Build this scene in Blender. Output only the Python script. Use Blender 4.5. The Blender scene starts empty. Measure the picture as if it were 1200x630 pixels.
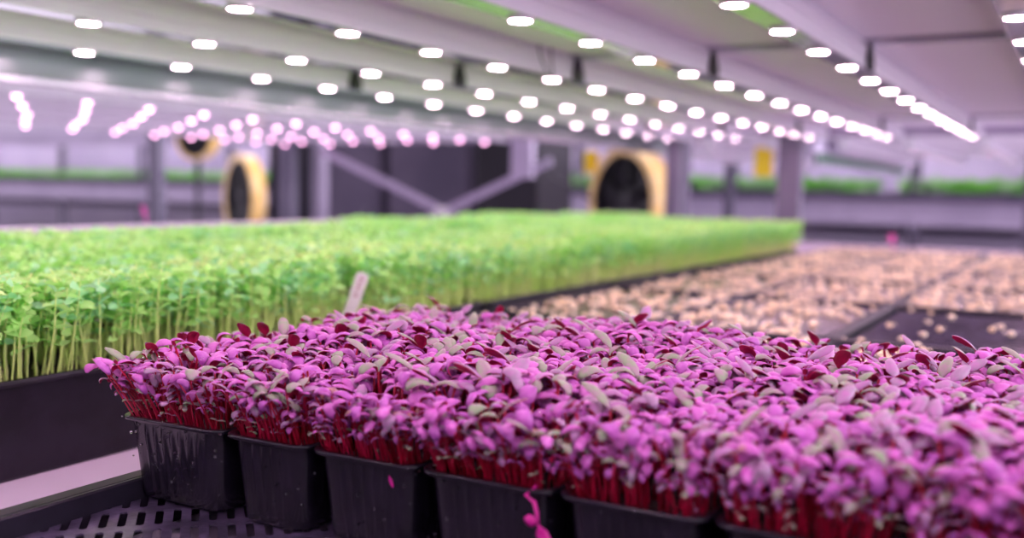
import bpy, math, random
import numpy as np
from mathutils import Vector, Matrix
PI = math.pi
rnd = random.Random(7)
nr = np.random.RandomState(7)
COL = bpy.context.scene.collection

# ------------------------------------------------------------------ camera
F_PX, YAW, PITCH, ROLL = 1192.12, .5123, .0776, -.0195
d_ = Vector((math.cos(YAW)*math.cos(PITCH), math.sin(YAW)*math.cos(PITCH), -math.sin(PITCH)))
r_ = Vector((math.sin(YAW), -math.cos(YAW), 0))
u_ = r_.cross(d_)
c_, s_ = math.cos(ROLL), math.sin(ROLL)
R_ = c_*r_ - s_*u_
U_ = s_*r_ + c_*u_
cam = bpy.data.cameras.new('camera')
camo = bpy.data.objects.new('camera', cam)
COL.objects.link(camo)
m = Matrix.Identity(4)
for i in range(3):
    m[i][0] = R_[i]; m[i][1] = U_[i]; m[i][2] = -d_[i]
camo.matrix_world = m
cam.sensor_width = 36
cam.lens = F_PX/1200*36
cam.clip_start = .02
cam.dof.use_dof = True
cam.dof.focus_distance = .84
cam.dof.aperture_fstop = 2.9
bpy.context.scene.camera = camo

# ------------------------------------------------------------------ materials
def mat(name, col, rough=.5, metal=0., spec=.5, noise=None, trans=0., emit=None, strength=0., bump=None, coat=0.):
    m = bpy.data.materials.new(name); m.use_nodes = True
    nt = m.node_tree; b = nt.nodes['Principled BSDF']
    b.inputs['Base Color'].default_value = (*col, 1)
    b.inputs['Roughness'].default_value = rough
    b.inputs['Metallic'].default_value = metal
    b.inputs['Specular IOR Level'].default_value = spec
    b.inputs['Coat Weight'].default_value = coat
    b.inputs['Coat Roughness'].default_value = .15
    if emit:
        b.inputs['Emission Color'].default_value = (*emit, 1)
        b.inputs['Emission Strength'].default_value = strength
    if noise or bump:
        tc = nt.nodes.new('ShaderNodeTexCoord')
    if noise:                       # (scale, second colour, stretch)
        mp = nt.nodes.new('ShaderNodeMapping')
        mp.inputs['Scale'].default_value = noise[2] if len(noise) > 2 else (1, 1, 1)
        n = nt.nodes.new('ShaderNodeTexNoise'); n.inputs['Scale'].default_value = noise[0]; n.inputs['Detail'].default_value = 3
        cr = nt.nodes.new('ShaderNodeValToRGB')
        cr.color_ramp.elements[0].position = .38; cr.color_ramp.elements[1].position = .62
        cr.color_ramp.elements[0].color = (*col, 1); cr.color_ramp.elements[1].color = (*noise[1], 1)
        nt.links.new(tc.outputs['Object'], mp.inputs['Vector']); nt.links.new(mp.outputs[0], n.inputs['Vector'])
        nt.links.new(n.outputs['Fac'], cr.inputs[0]); nt.links.new(cr.outputs[0], b.inputs['Base Color'])
        colout = cr.outputs[0]
    if bump:                        # (scale, strength)
        n2 = nt.nodes.new('ShaderNodeTexNoise'); n2.inputs['Scale'].default_value = bump[0]; n2.inputs['Detail'].default_value = 4
        bm_ = nt.nodes.new('ShaderNodeBump'); bm_.inputs['Strength'].default_value = bump[1]; bm_.inputs['Distance'].default_value = .002
        nt.links.new(tc.outputs['Object'], n2.inputs['Vector']); nt.links.new(n2.outputs['Fac'], bm_.inputs['Height'])
        nt.links.new(bm_.outputs[0], b.inputs['Normal'])
    if trans > 0:
        t = nt.nodes.new('ShaderNodeBsdfTranslucent'); mx = nt.nodes.new('ShaderNodeMixShader')
        mx.inputs[0].default_value = trans
        t.inputs['Color'].default_value = (*col, 1)
        if noise: nt.links.new(colout, t.inputs['Color'])
        out = nt.nodes['Material Output']
        nt.links.new(b.outputs[0], mx.inputs[1]); nt.links.new(t.outputs[0], mx.inputs[2]); nt.links.new(mx.outputs[0], out.inputs['Surface'])
    return m

LEDC = (1., .62, .83)
M = dict(
    stem=mat('beet_stem', (.42, .002, .03), .35, noise=(30, (.55, .008, .07)), trans=.25),
    under=mat('beet_underside', (.58, .010, .09), .5, noise=(90, (.40, .006, .06)), trans=.2),
    pink=mat('beet_top_pink', (.46, .082, .40), .38, noise=(120, (.54, .145, .49)), spec=.6, trans=.06),
    purple=mat('beet_top_purple', (.37, .065, .37), .40, noise=(120, (.48, .125, .47)), spec=.6, trans=.06),
    grey=mat('beet_top_greyish', (.30, .20, .30), .38, noise=(130, (.40, .16, .37)), spec=.6, trans=.06),
    green=mat('beet_top_green', (.22, .32, .17), .42, noise=(130, (.32, .22, .26)), spec=.6, trans=.06),
    tinge=mat('beet_leaf_brown_tip', (.34, .14, .12), .5, noise=(160, (.42, .24, .26))),
    pealeaf=mat('pea_leaf', (.40, .84, .20), .45, noise=(6, (.60, .93, .34)), trans=.35),
    pealeaf2=mat('pea_leaf_blue_green', (.28, .74, .32), .4, noise=(9, (.50, .88, .46)), trans=.35),
    peastem=mat('pea_stem', (.74, .97, .30), .4, noise=(8, (.92, .97, .52)), trans=.45),
    seed=mat('sprouting_seed', (.97, .76, .44), .45, noise=(40, (.95, .76, .54))),
    seed2=mat('sprouting_seed_pale', (.98, .88, .64), .45, noise=(40, (.95, .76, .52))),
    soil=mat('wet_peat', (.012, .008, .008), .6, noise=(220, (.035, .018, .016)), bump=(300, 1.)),
    wetmat=mat('wet_seed_mat', (.020, .012, .03), .16, noise=(60, (.06, .035, .08)), bump=(120, .8)),
    black=mat('black_plastic', (.006, .005, .010), .24, spec=.45, coat=.1, noise=(60, (.011, .009, .018))),
    blackm=mat('black_tray_plastic', (.007, .006, .011), .42, spec=.35, noise=(30, (.014, .012, .022))),
    grid=mat('grey_slotted_plastic', (.028, .023, .042), .28, spec=.6, noise=(45, (.075, .062, .11)), bump=(80, .4)),
    shelf=mat('pale_bench_plastic', (.62, .55, .68), .35, noise=(3, (.70, .63, .74))),
    panel=mat('white_panel', (.92, .86, .93), .4, noise=(2.5, (.89, .83, .90))),
    profile=mat('painted_light_profile', (.80, .75, .84), .32, noise=(4, (.75, .70, .79), (.2, 1, 1))),
    strip=mat('polished_aluminium', (.70, .72, .72), .12, metal=1., noise=(3, (.5, .55, .53), (1, .1, .1))),
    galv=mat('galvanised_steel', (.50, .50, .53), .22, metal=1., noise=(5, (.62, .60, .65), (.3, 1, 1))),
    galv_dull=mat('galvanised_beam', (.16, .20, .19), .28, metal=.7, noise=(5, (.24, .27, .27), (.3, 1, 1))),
    post=mat('grey_post_paint', (.12, .11, .16), .45, noise=(3, (.17, .155, .21))),
    brace=mat('lilac_grey_brace', (.44, .38, .52), .4, noise=(3, (.52, .45, .60))),
    dark=mat('dark_equipment', (.007, .005, .011), .5, noise=(3, (.013, .010, .018))),
    cab=mat('grey_cabinet', (.085, .07, .115), .5, noise=(2.2, (.13, .105, .16))),
    rubber=mat('black_rubber', (.01, .01, .01), .6, noise=(40, (.02, .02, .02))),
    yellow=mat('yellow_card', (.95, .78, .02), .5, noise=(12, (.93, .70, .02))),
    fan=mat('fan_yellow_enamel', (.78, .48, .10), .4, noise=(4, (.82, .60, .30))),
    white=mat('white_plastic', (.94, .92, .91), .4, noise=(30, (.90, .88, .88)), trans=.3),
    ink=mat('faded_red_ink', (.30, .03, .08), .6, noise=(200, (.48, .14, .20))),
    pinktag=mat('pink_tag_plastic', (.85, .10, .45), .4, noise=(30, (.75, .14, .50))),
    magenta=mat('magenta_leaf', (.62, .01, .30), .25, noise=(90, (.80, .05, .42)), trans=.2),
    wall=mat('lavender_wall_panel', (.60, .54, .68), .6, noise=(1.2, (.68, .62, .74))),
    floor=mat('grey_sealed_floor', (.48, .44, .52), .4, noise=(2, (.55, .51, .58))),
    led=mat('led_lens', (.9, .8, .85), .3, emit=LEDC, strength=84, noise=(30, (.88, .78, .84))),
    ledp=mat('pink_led_lens', (.9, .7, .8), .3, emit=(1., .42, .68), strength=16, noise=(30, (.88, .68, .78))),
    led2=mat('lilac_led_lens', (.9, .75, .9), .3, emit=(1., .44, .76), strength=6.5, noise=(30, (.88, .72, .86))),
    housing=mat('lamp_ring', (.75, .72, .75), .3, noise=(40, (.65, .62, .66))),
    greens=mat('distant_leaf', (.28, .78, .10), .5, noise=(3, (.55, .85, .45)), trans=.25),
)
wm = bpy.data.materials.new('water_bead'); wm.use_nodes = True
wb = wm.node_tree.nodes['Principled BSDF']
wb.inputs['Roughness'].default_value = .02; wb.inputs['IOR'].default_value = 1.33
wb.inputs['Transmission Weight'].default_value = 1.; wb.inputs['Base Color'].default_value = (.97, .95, 1, 1)
M['water'] = wm

# ------------------------------------------------------------------ mesh helpers
class MB:
    def __init__(self): self.v = []; self.f = []; self.m = []
    def add(self, vs, fs, mi=0):
        o = len(self.v); self.v += [tuple(p) for p in vs]
        self.f += [tuple(i+o for i in f) for f in fs]; self.m += [mi]*len(fs); return self
    def box(self, x0, x1, y0, y1, z0, z1, mi=0):
        vs = [(x, y, z) for z in (z0, z1) for y in (y0, y1) for x in (x0, x1)]
        return self.add(vs, [(0, 2, 3, 1), (4, 5, 7, 6), (0, 1, 5, 4), (2, 6, 7, 3), (0, 4, 6, 2), (1, 3, 7, 5)], mi)
    def bbox(self, x0, x1, y0, y1, z0, z1, b=.003, mi=0):
        """box with chamfered vertical and horizontal edges"""
        def ring(z, i): return [(x0+i+b, y0+i, z), (x1-i-b, y0+i, z), (x1-i, y0+i+b, z), (x1-i, y1-i-b, z), (x1-i-b, y1-i, z), (x0+i+b, y1-i, z), (x0+i, y1-i-b, z), (x0+i, y0+i+b, z)]
        return self.loft([ring(z0, b), ring(z0+b, 0), ring(z1-b, 0), ring(z1, b)], mi)
    def loft(self, rings, mi=0, cap0=True, cap1=True, closed=True):
        n = len(rings[0]); vs = [p for r in rings for p in r]; fs = []
        for k in range(len(rings)-1):
            for i in range(n if closed else n-1):
                j = (i+1) % n
                fs.append((k*n+i, k*n+j, (k+1)*n+j, (k+1)*n+i))
        if cap0: fs.append(tuple(reversed(range(n))))
        if cap1: fs.append(tuple(range((len(rings)-1)*n, len(rings)*n)))
        return self.add(vs, fs, mi)
    def tube(self, pts, rad, n=6, mi=0, cap=True):
        pts = [Vector(p) for p in pts]; rings = []
        rs = rad if isinstance(rad, (list, tuple)) else [rad]*len(pts)
        for i, p in enumerate(pts):
            t = (pts[min(i+1, len(pts)-1)]-pts[max(i-1, 0)]).normalized()
            a = t.cross(Vector((.31, .9, .2))).normalized(); b = t.cross(a)
            rings.append([tuple(p+rs[i]*(a*math.cos(2*PI*k/n)+b*math.sin(2*PI*k/n))) for k in range(n)])
        return self.loft(rings, mi, cap, cap)
    def bar(self, p, q, w, t, up=(1, 0, 0), mi=0):
        """flat bar between p and q, width w in the plane square to `up`, thickness t along `up`"""
        p, q = Vector(p), Vector(q); a = (q-p).normalized(); n = Vector(up).normalized(); s = a.cross(n).normalized()
        rs = []
        for e in (p, q):
            rs.append([tuple(e+s*(w/2*i)+n*(t/2*j)) for i, j in ((-1, -1), (1, -1), (1, 1), (-1, 1))])
        return self.loft(rs, mi)
    def build(self, name, mats, parent=None, smooth=False, loc=None):
        me = bpy.data.meshes.new(name); me.from_pydata(self.v, [], self.f)
        if not isinstance(mats, (list, tuple)): mats = [mats]
        for x in mats: me.materials.append(x)
        me.polygons.foreach_set('material_index', self.m)
        if smooth: me.polygons.foreach_set('use_smooth', [True]*len(self.f))
        me.validate(); me.update()
        o = bpy.data.objects.new(name, me); COL.objects.link(o)
        if loc: o.location = loc
        if parent: o.parent = parent
        return o

def tag(o, label=None, cat=None, group=None, kind=None):
    if label: o['label'] = label
    if cat: o['category'] = cat
    if group: o['group'] = group
    if kind: o['kind'] = kind
    return o
def empty(name, loc, rz=0):
    o = bpy.data.objects.new(name, None); COL.objects.link(o); o.location = loc; o.rotation_euler = (0, 0, rz); o.empty_display_size = .05
    return o
def copy_tree(o, parent=None):
    c = o.copy(); COL.objects.link(c)
    if parent: c.parent = parent
    for ch in list(o.children): copy_tree(ch, c)
    return c
def atX(px, py, X):
    a = px-600; b = 315-py
    v = d_*F_PX + r_*(c_*a+s_*b) + u_*(-s_*a+c_*b)
    return v*(X/v.x)
def to_px(P):
    """vectorised projection, used only to decide what the frame can see"""
    P = np.asarray(P); D = P@np.array(d_); x = P@np.array(r_)/D*F_PX; y = P@np.array(u_)/D*F_PX
    return 600+c_*x-s_*y, 315-(s_*x+c_*y), D

# ------------------------------------------------------------------ room
MB().box(-3, 17, -7, 45, -1.25, -1.2).build('floor', M['floor'])['kind'] = 'structure'
b = MB(); b.box(15, 15.1, -7, 45, -1.2, 3)
b.build('wall_back', M['wall'])['kind'] = 'structure'

# ------------------------------------------------------------------ our rack
XE = 4.5
ZS = -.29
rack = empty('grow_rack', (XE, 1.14, -1.2))
tag(rack, 'steel grow rack whose white shelf carries the seedling trays under the large lamps', 'rack')
def part(mb, name, mats, root, smooth=False):
    o = mb.build(name, mats, None, smooth); o.parent = root
    o.matrix_parent_inverse = Matrix.Translation(root.location).inverted() if root.rotation_euler[2] == 0 else root.matrix_world.inverted()
    return o
# overhead panels, two bays, with thin lips where they join
for k, (x0, x1) in enumerate(((-.6, 2.035), (2.085, 4.02), (4.07, 4.62))):
    part(MB().bbox(x0, x1, -.62, 1.80, .300, .312, .002), 'overhead_panel', M['panel'], rack)
for xc in (2.06, 4.045):
    b = MB()
    b.box(xc-.026, xc+.026, -.62, 1.80, .2955, .3125).box(xc-.012, xc+.012, -.62, 1.80, .2905, .2955)
    part(b, 'cross_beam', M['galv'], rack)
# outer side beam: C section of bright galvanised steel
b = MB()
prof = [(1.80, .198), (1.785, .200), (1.785, .31), (1.79, .34), (1.86, .34), (1.86, .335), (1.80, .335)]
b.loft([[(x, y, z) for y, z in prof] for x in (-.6, 4.66)])
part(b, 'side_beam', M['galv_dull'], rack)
b = MB(); b.bbox(-.6, 4.66, 1.776, 1.802, .184, .1985, .002)
part(b, 'beam_lip', M['galv'], rack)
b = MB(); b.box(4.60, 4.66, -.62, 1.785, .262, .318)
part(b, 'end_beam', M['brace'], rack)
for y0, w in ((1.14, .052), (1.675, .036)):
    b = MB(); b.bbox(XE-.03, XE+.03, y0-w, y0+w, -1.2, .62, .006)
    part(b, 'post', M['post'], rack)
# the bench the trays stand in
b = MB()
b.box(.20, 4.30, -.62, 1.80, ZS-.012, ZS)
b.box(4.24, 4.30, -.62, 1.80, ZS, -.198).box(.20, .215, -.62, 1.78, ZS, -.25)
part(b, 'bench_tray', M['shelf'], rack)
b = MB(); b.box(.2, 4.3, 1.795, 1.83, ZS-.06, -.096).box(.2, 4.3, 1.775, 1.83, -.0965, -.092)
part(b, 'side_rail', M['shelf'], rack)
b = MB(); b.box(.2, 4.3, -.66, -.62, ZS-.06, -.25).box(.2, 4.5, .55, .6, ZS-.06, ZS-.012)
for x in (.25, 2.1, 4.2): b.box(x, x+.05, -.62, 1.8, ZS-.06, ZS-.012)
part(b, 'shelf_support', M['galv'], rack)
for x in (.3, 4.2):
    part(MB().bbox(x-.03, x+.03, -.72, -.66, -1.2, .62, .006), 'post', M['post'], rack)
part(MB().bbox(.1, .16, 1.84, 1.90, -1.2, .62, .006), 'post', M['post'], rack)

# ------------------------------------------------------------------ light bars
def lamp_meshes(material, dome=False):
    n = 16
    b = MB()
    def ring(r, z): return [(r*math.cos(2*PI*k/n), r*math.sin(2*PI*k/n), z) for k in range(n)]
    b.loft([ring(.0162, -.0042), ring(.0190, -.0046), ring(.0205, 0)], 0, False, False)
    h = b.build('led_lamp', M['housing'], smooth=True)
    c = MB()
    if dome: c.loft([list(reversed(ring(.0110*math.cos(a), -.0036-.0105*math.sin(a)))) for a in (0, .4, .8, 1.2, 1.5)], 0, False, True)
    else: c.loft([list(reversed(ring(.0160, -.0033))), list(reversed(ring(.0115, -.0035)))], 0, False, True)
    l = c.build('lens', material, smooth=False)
    return h, l
lamp_w = lamp_meshes(M['led']); lamp_p = lamp_meshes(M['ledp']); lamp_2 = lamp_meshes(M['led2'], True)
protos = [o for p in (lamp_w, lamp_p, lamp_2) for o in p]
S = .234
def light_bar(Y, xs, x0, x1, label, group, kind=lamp_w, zb=.2440, name='led_light_bar', hangers=(), simple=False):
    root = empty(name, ((x0+x1)/2, Y, zb+.056))
    tag(root, label, 'light', group)
    b = MB(); w = .0235; g = .0025; h = .0556
    pr = [(-w, 0), (-w, .018), (-w+g, .020), (-w+g, .024), (-w, .026), (-w, .040), (-w+.006, h), (w-.006, h), (w, .040), (w, .026), (w-g, .024), (w-g, .020), (w, .018), (w, 0)]
    b.loft([[(x, Y+y, zb+z) for y, z in pr] for x in (x0, x1)])
    part(b, 'profile', M['profile'], root)
    part(MB().box(x0+.001, x1-.001, Y-.0195, Y+.0195, zb-.0012, zb-.0001), 'mirror_strip', M['strip'], root)
    for x in xs:
        h = kind[0].copy(); COL.objects.link(h); h.parent = root; h.location = (x-root.location.x, 0, zb-.0012-root.location.z)
        l = kind[1].copy(); COL.objects.link(l); l.parent = h; l.location = (0, 0, 0)
    for x in hangers:
        c = MB()
        c.bbox(x-.024, x+.024, Y-.0315, Y-.0235, zb-.002, zb+.022, .002)
        c.loft([[(x-.022, Y-.031, zb+.02), (x+.022, Y-.031, zb+.02), (x+.022, Y-.0238, zb+.02), (x-.022, Y-.0238, zb+.02)],
                [(x-.011, Y-.0285, zb+.045), (x+.011, Y-.0285, zb+.045), (x+.011, Y-.0238, zb+.045), (x-.011, Y-.0238, zb+.045)],
                [(x-.010, Y-.0300, zb+.052), (x+.010, Y-.0300, zb+.052), (x+.010, Y-.0180, zb+.0555), (x-.010, Y-.0180, zb+.0555)]])
        part(c, 'hanger_clip', M['rubber'], root)
    return root
xs1 = [1.2835+S*k for k in range(-7, 14)]
ordn = {-2: 'outermost on the camera side', -1: 'next to the right edge of the picture', 0: 'crossing the top right corner',
        1: 'with a green mirrored strip at the top middle', 2: 'third from the right, its lamps below the cable loop',
        3: 'fourth from the right, at upper left', 4: 'last one before the steel side beam'}
for j in range(-2, 5):
    Y = .405+.3108*j
    light_bar(Y, xs1, -.5, 4.585, 'white light bar with round lamps, %s' % ordn[j], 'light bars above the seedling trays', hangers=(2.06, 4.05))
# the loop of cable hanging below the third bar
c = MB()
pts = []
for k in range(19):
    t = k/18; pts.append((1.86+.055*t+.012*math.sin(PI*t), 1.000-.006-.010*math.sin(PI*t), .296-.062*math.sin(PI*t)**.7))
c.tube(pts, .0018, 6)
tag(c.build('power_cable', M['rubber'], smooth=True), 'thin dark cable hanging in a loop from a light bar at the top', 'cable')

# rack beyond the side beam
rack2 = empty('grow_rack', (XE, 2.5, -1.2))
tag(rack2, 'second grow rack behind the steel side beam, with crossed lilac braces on its end', 'rack')
part(MB().bbox(-.4, 4.75, 2.42, 4.22, .302, .314, .002), 'overhead_panel', M['panel'], rack2)
part(MB().bbox(XE-.02, XE+.02, 2.42, 2.54, .06, .31, .004), 'gusset', M['brace'], rack2)
for y0, w in ((4.03, .055), (5.11, .055)):
    part(MB().bbox(XE-.03, XE+.03, y0-w, y0+w, -1.2, .62, .006), 'post', M['post'], rack2)
A = atX(378, 176, 4.5); Bc = atX(520, 247, 4.5); Cc = atX(645, 188, 4.5)
D1 = Bc+(Bc-A)*.9; D2 = Bc+(Bc-Cc)*1.1
for k, (p, q) in enumerate(((A, D1), (Cc, D2))):
    off = Vector((.014*(1 if k else -1), 0, 0))
    part(MB().bar(p+off, q+off, .040, .010), 'brace', M['brace'], rack2)
part(MB().bbox(4.46, 4.54, Bc.y-.03, Bc.y+.03, Bc.z-.13, Bc.z+.02, .004), 'brace_plate', M['white'], rack2)
P1, P2 = atX(640, 203, 4.62), atX(694, 234, 4.62)
part(MB().bar(P1, P2, .012, .01), 'tie_rod', M['dark'], rack2)
part(MB().box(4.62, 4.66, 2.42, 4.3, .25, .31), 'end_beam', M['brace'], rack2)
nm = ['nearest the steel side beam', 'second behind the steel side beam', 'third behind the steel side beam', 'fourth behind the steel side beam', 'farthest behind the steel side beam']
for j, Y in enumerate((2.655, 2.965, 3.345, 3.69, 4.02)):
    light_bar(Y, [2.31+(.05 if j > 1 else 0)+S*k for k in range(-6, 10)], .8, 4.6, 'light bar with small lilac dots, %s' % nm[j], 'light bars of the second rack', kind=lamp_2)

# rack in line beyond the end of ours
rack3 = empty('grow_rack', (5.5, 1.0, -1.2))
tag(rack3, 'third grow rack in line beyond the far end of the seed trays', 'rack')
part(MB().bbox(5.5, 8.2, -1.5, 2.6, .302, .314, .002), 'overhead_panel', M['panel'], rack3)
p0 = atX(962, 147, 5.2); p1 = atX(1062, 182, 6.9)
b = MB(); b.box(5.3, 8.2, 1.22, 1.28, .20, .30)
part(b, 'side_beam', M['brace'], rack3)
part(MB().box(5.3, 8.2, 1.205, 1.222, .17, .215), 'side_beam_channel', mat('dark_green_paint', (.02, .10, .04), .4, noise=(4, (.03, .14, .06))), rack3)
for y in (.35, 2.55): part(MB().bbox(8.1, 8.16, y-.04, y+.04, -1.2, .5, .005), 'post', M['post'], rack3)
nm3 = ['farthest right', 'second from the right', 'third from the right', 'fourth from the right', 'fifth from the right', 'sixth from the right', 'seventh from the right', 'farthest left']
for j, Y in enumerate((.1, .45, .8, 1.13, 1.5, 1.85, 2.15, 2.45)):
    light_bar(Y, [5.62+.31*k for k in range(8)], 5.5, 8.1, 'distant bar of tiny pink lamps beyond our rack, %s' % nm3[j], 'light bars of the third rack', kind=lamp_p)
for o in protos: bpy.data.objects.remove(o)

# ------------------------------------------------------------------ far rack across the aisle, with rows of greens
XF = 9.0; k9 = XF
far = empty('grow_rack', (XF, 3.0, -1.2))
tag(far, 'distant grow rack across the aisle carrying a long band of green plants', 'rack')
part(MB().box(XF, XF+1.2, -1.5, 16, -.02*1, .045), 'shelf_board', M['post'], far)
part(MB().box(XF-.02, XF, -1.5, 16, -.035, .020), 'shelf_edge', M['cab'], far)
part(MB().box(XF+.01, XF+.03, -1.5, 16, -.235, -.036), 'gutter_panel', M['brace'], far)
part(MB().box(XF, XF+1.2, -1.5, 16, -.33, -.30), 'lower_shelf_board', M['cab'], far)
part(MB().box(XF+1.25, XF+1.3, -1.5, 16, -1.2, .72), 'back_panel', M['wall'], far)
part(MB().box(XF, XF+1.3, -1.5, 16, .60, .64), 'overhead_panel', M['panel'], far)
part(MB().box(XF-.03, XF, -1.5, 16, .47, .66), 'added_glare_screen', M['brace'], far)  # added strip that screens the bright tubes from the camera
for y in np.arange(-.3, 15.8, 1.55):
    part(MB().bbox(XF+.02, XF+.08, y-.04, y+.04, -1.2, .62, .005), 'post', M['post'], far)
for k, y in enumerate((.3, 2.9, 5.5, 8.1, 10.7, 13.3)):
    r = empty('led_tube', (XF+.6, y+1.2, .6)); tag(r, 'lilac lamp tube under the far rack top, %s' % ['at the right end', 'second from the right', 'third from the right', 'third from the left', 'second from the left', 'at the left end'][k], 'light', 'lamp tubes of the far rack')
    part(MB().bbox(XF+.56, XF+.64, y, y+2.4, .575, .60, .004), 'tube_housing', M['housing'], r)
    c = MB(); c.tube([(XF+.6, y+.03, .565), (XF+.6, y+2.37, .565)], .013, 8)
    part(c, 'tube_lamp', mat('lilac_tube', (.9, .8, .9), .3, emit=(.92, .78, 1.), strength=20, noise=(5, (.88, .8, .9))), r)

# ------------------------------------------------------------------ numpy scatter
def to_arrays(mb):
    v = np.array(mb.v, float); ls = np.array([len(f) for f in mb.f]); li = np.concatenate([np.array(f) for f in mb.f]); return v, ls, li, np.array(mb.m)
def scatter_mesh(name, variants, which, mats4, materials, smooth=True):
    V = []; LS = []; LI = []; MI = []; off = 0
    for k, mb in enumerate(variants):
        idx = np.nonzero(which == k)[0]
        if not len(idx): continue
        v, ls, li, mi = to_arrays(mb); T = mats4[idx]; n = len(idx)
        pv = np.einsum('nij,vj->nvi', T[:, :3, :3], v)+T[:, None, :3, 3]
        V.append(pv.reshape(-1, 3)); LS.append(np.tile(ls, n)); MI.append(np.tile(mi, n))
        LI.append((li[None]+(np.arange(n)*len(v))[:, None]+off).ravel()); off += n*len(v)
    V = np.concatenate(V); LS = np.concatenate(LS); LI = np.concatenate(LI); MI = np.concatenate(MI)
    me = bpy.data.meshes.new(name)
    me.vertices.add(len(V)); me.vertices.foreach_set('co', V.ravel().astype(np.float32))
    me.loops.add(len(LI)); me.loops.foreach_set('vertex_index', LI.astype(np.int32))
    me.polygons.add(len(LS)); me.polygons.foreach_set('loop_start', np.r_[0, np.cumsum(LS)[:-1]].astype(np.int32))
    me.polygons.foreach_set('material_index', MI.astype(np.int32))
    for x in materials: me.materials.append(x)
    me.update(calc_edges=True)
    me.polygons.foreach_set('use_smooth', np.full(len(LS), smooth))
    me.validate()
    o = bpy.data.objects.new(name, me); COL.objects.link(o); return o
def trs(x, y, z, rz, sc, tx=None, ty=None):
    """matrices: scale, lean (tx, ty shear with height), spin, translate"""
    n = len(x); T = np.zeros((n, 4, 4)); c, s = np.cos(rz), np.sin(rz)
    T[:, 0, 0] = c*sc; T[:, 0, 1] = -s*sc; T[:, 1, 0] = s*sc; T[:, 1, 1] = c*sc; T[:, 2, 2] = sc
    if tx is not None: T[:, 0, 2] = tx*sc; T[:, 1, 2] = ty*sc
    T[:, 0, 3] = x; T[:, 1, 3] = y; T[:, 2, 3] = z; T[:, 3, 3] = 1
    return T

# ------------------------------------------------------------------ beet seedlings
BM = [M['stem'], M['under'], M['pink'], M['purple'], M['grey'], M['green'], M['tinge']]
def leaf(mb, base, az, L, W, e0, e1, top, under=1, th=.0004, twist=0., fold=.25, nl=9):
    """closed two-skinned leaf: petiole, then an oval blade whose midrib bends from elevation e0 to e1"""
    P = Vector(base); dirh = Vector((math.cos(az), math.sin(az), 0)); side0 = Vector((-math.sin(az), math.cos(az), 0))
    top_v = []; bot_v = []
    for i in range(nl+1):
        t = i/nl; e = e0+(e1-e0)*t**.9
        tan = dirh*math.cos(e)+Vector((0, 0, 1))*math.sin(e)
        nrm = -dirh*math.sin(e)+Vector((0, 0, 1))*math.cos(e)
        s = side0*math.cos(twist*t)+nrm*math.sin(twist*t); nn = nrm*math.cos(twist*t)-side0*math.sin(twist*t)
        if t < .2: w = .16+.15*(t/.2)
        else:
            u = (t-.2)/.8; w = .31*(1-u)**1.5+math.sin(PI*min(1, u*.955+.015)**.92)**.58
            w = min(w, 1.)
        if i == nl: w = .34
        w *= W/2
        for k in range(4):
            q = (-1, -.38, .38, 1)[k]
            pt = P+s*(w*q)-nn*(abs(q)**1.6*w*fold)
            edge = .25 if abs(q) == 1 else 1
            top_v.append(tuple(pt+nn*th*edge)); bot_v.append(tuple(pt-nn*th*edge))
        P = P+tan*(L/nl)
    n = len(top_v); fs = []; fm = []
    for i in range(nl):
        for k in range(3):
            a = i*4+k; fs.append((a, a+4, a+5, a+1)); fm.append(top)
            fs.append((n+a, n+a+1, n+a+5, n+a+4)); fm.append(under)
        fs.append((i*4, n+i*4, n+i*4+4, i*4+4)); fm.append(under)
        fs.append((i*4+3, i*4+7, n+i*4+7, n+i*4+3)); fm.append(under)
    e = nl*4
    for k in range(3): fs.append((e+k, n+e+k, n+e+k+1, e+k+1)); fm.append(top)
    o = len(mb.v); mb.v += top_v+bot_v; mb.f += [tuple(i+o for i in f) for f in fs]; mb.m += fm
def beet_variant(k, r):
    h = .058+r.uniform(-.004, .005)
    bx, by = r.uniform(-.006, .006), r.uniform(-.006, .006)
    pts = [(bx*(t**2)*1.0+.0015*math.sin(3*t+k), by*(t**2)+.0015*math.cos(4*t+k), h*t) for t in (0, .25, .5, .75, 1)]
    st = MB(); st.tube(pts, [.00105, .00095, .0009, .0009, .0010], 5, 0)
    leaves = []
    top = ([2]*10+[3]*7+[4]*5+[5]*2)[k % 24]
    az = r.uniform(0, 2*PI); asym = r.uniform(-.45, .45)
    for s in (0, 1):
        mb = MB()
        L = r.uniform(.0205, .0300); W = r.uniform(.0086, .0116)
        e0 = r.uniform(.65, 1.35); e1 = r.uniform(-2.1, -1.0)
        if r.random() < .25: e1 = r.uniform(-2.8, -1.9)       # curled under
        if r.random() < .05: e0, e1 = r.uniform(1., 1.3), r.uniform(-.5, .3)  # upright
        leaf(mb, pts[-1], az+s*PI+(asym if s else 0), L, W, e0, e1, 6 if (k == 17 and s) else top, twist=r.uniform(-.7, .7), fold=r.uniform(.05, .5))
        leaves.append(mb)
    if k % 5 == 0:   # a small true leaf starting between the seed leaves
        mb = MB(); leaf(mb, pts[-1], az+PI/2, .008, .0035, 1.2, .6, 6 if k % 10 == 0 else 2); leaves.append(mb)
    return st, leaves
def low_variant(k, r):
    """short seedling low in the crowd, greenish"""
    h = r.uniform(.022, .036); pts = [(0, 0, 0), (.003, .001, h*.5), (.002, .004, h)]
    st = MB(); st.tube(pts, .0008, 5, 0); leaves = []
    az = r.uniform(0, 6.3)
    for s in (0, 1):
        mb = MB(); leaf(mb, pts[-1], az+s*PI, r.uniform(.010, .014), r.uniform(.005, .0075), r.uniform(.3, 1.1), r.uniform(-1.7, -.4), (5, 4, 5)[k % 3], under=(1, 5)[k % 2]); leaves.append(mb)
    return st, leaves
rv = random.Random(11)
NV = 24
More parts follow.
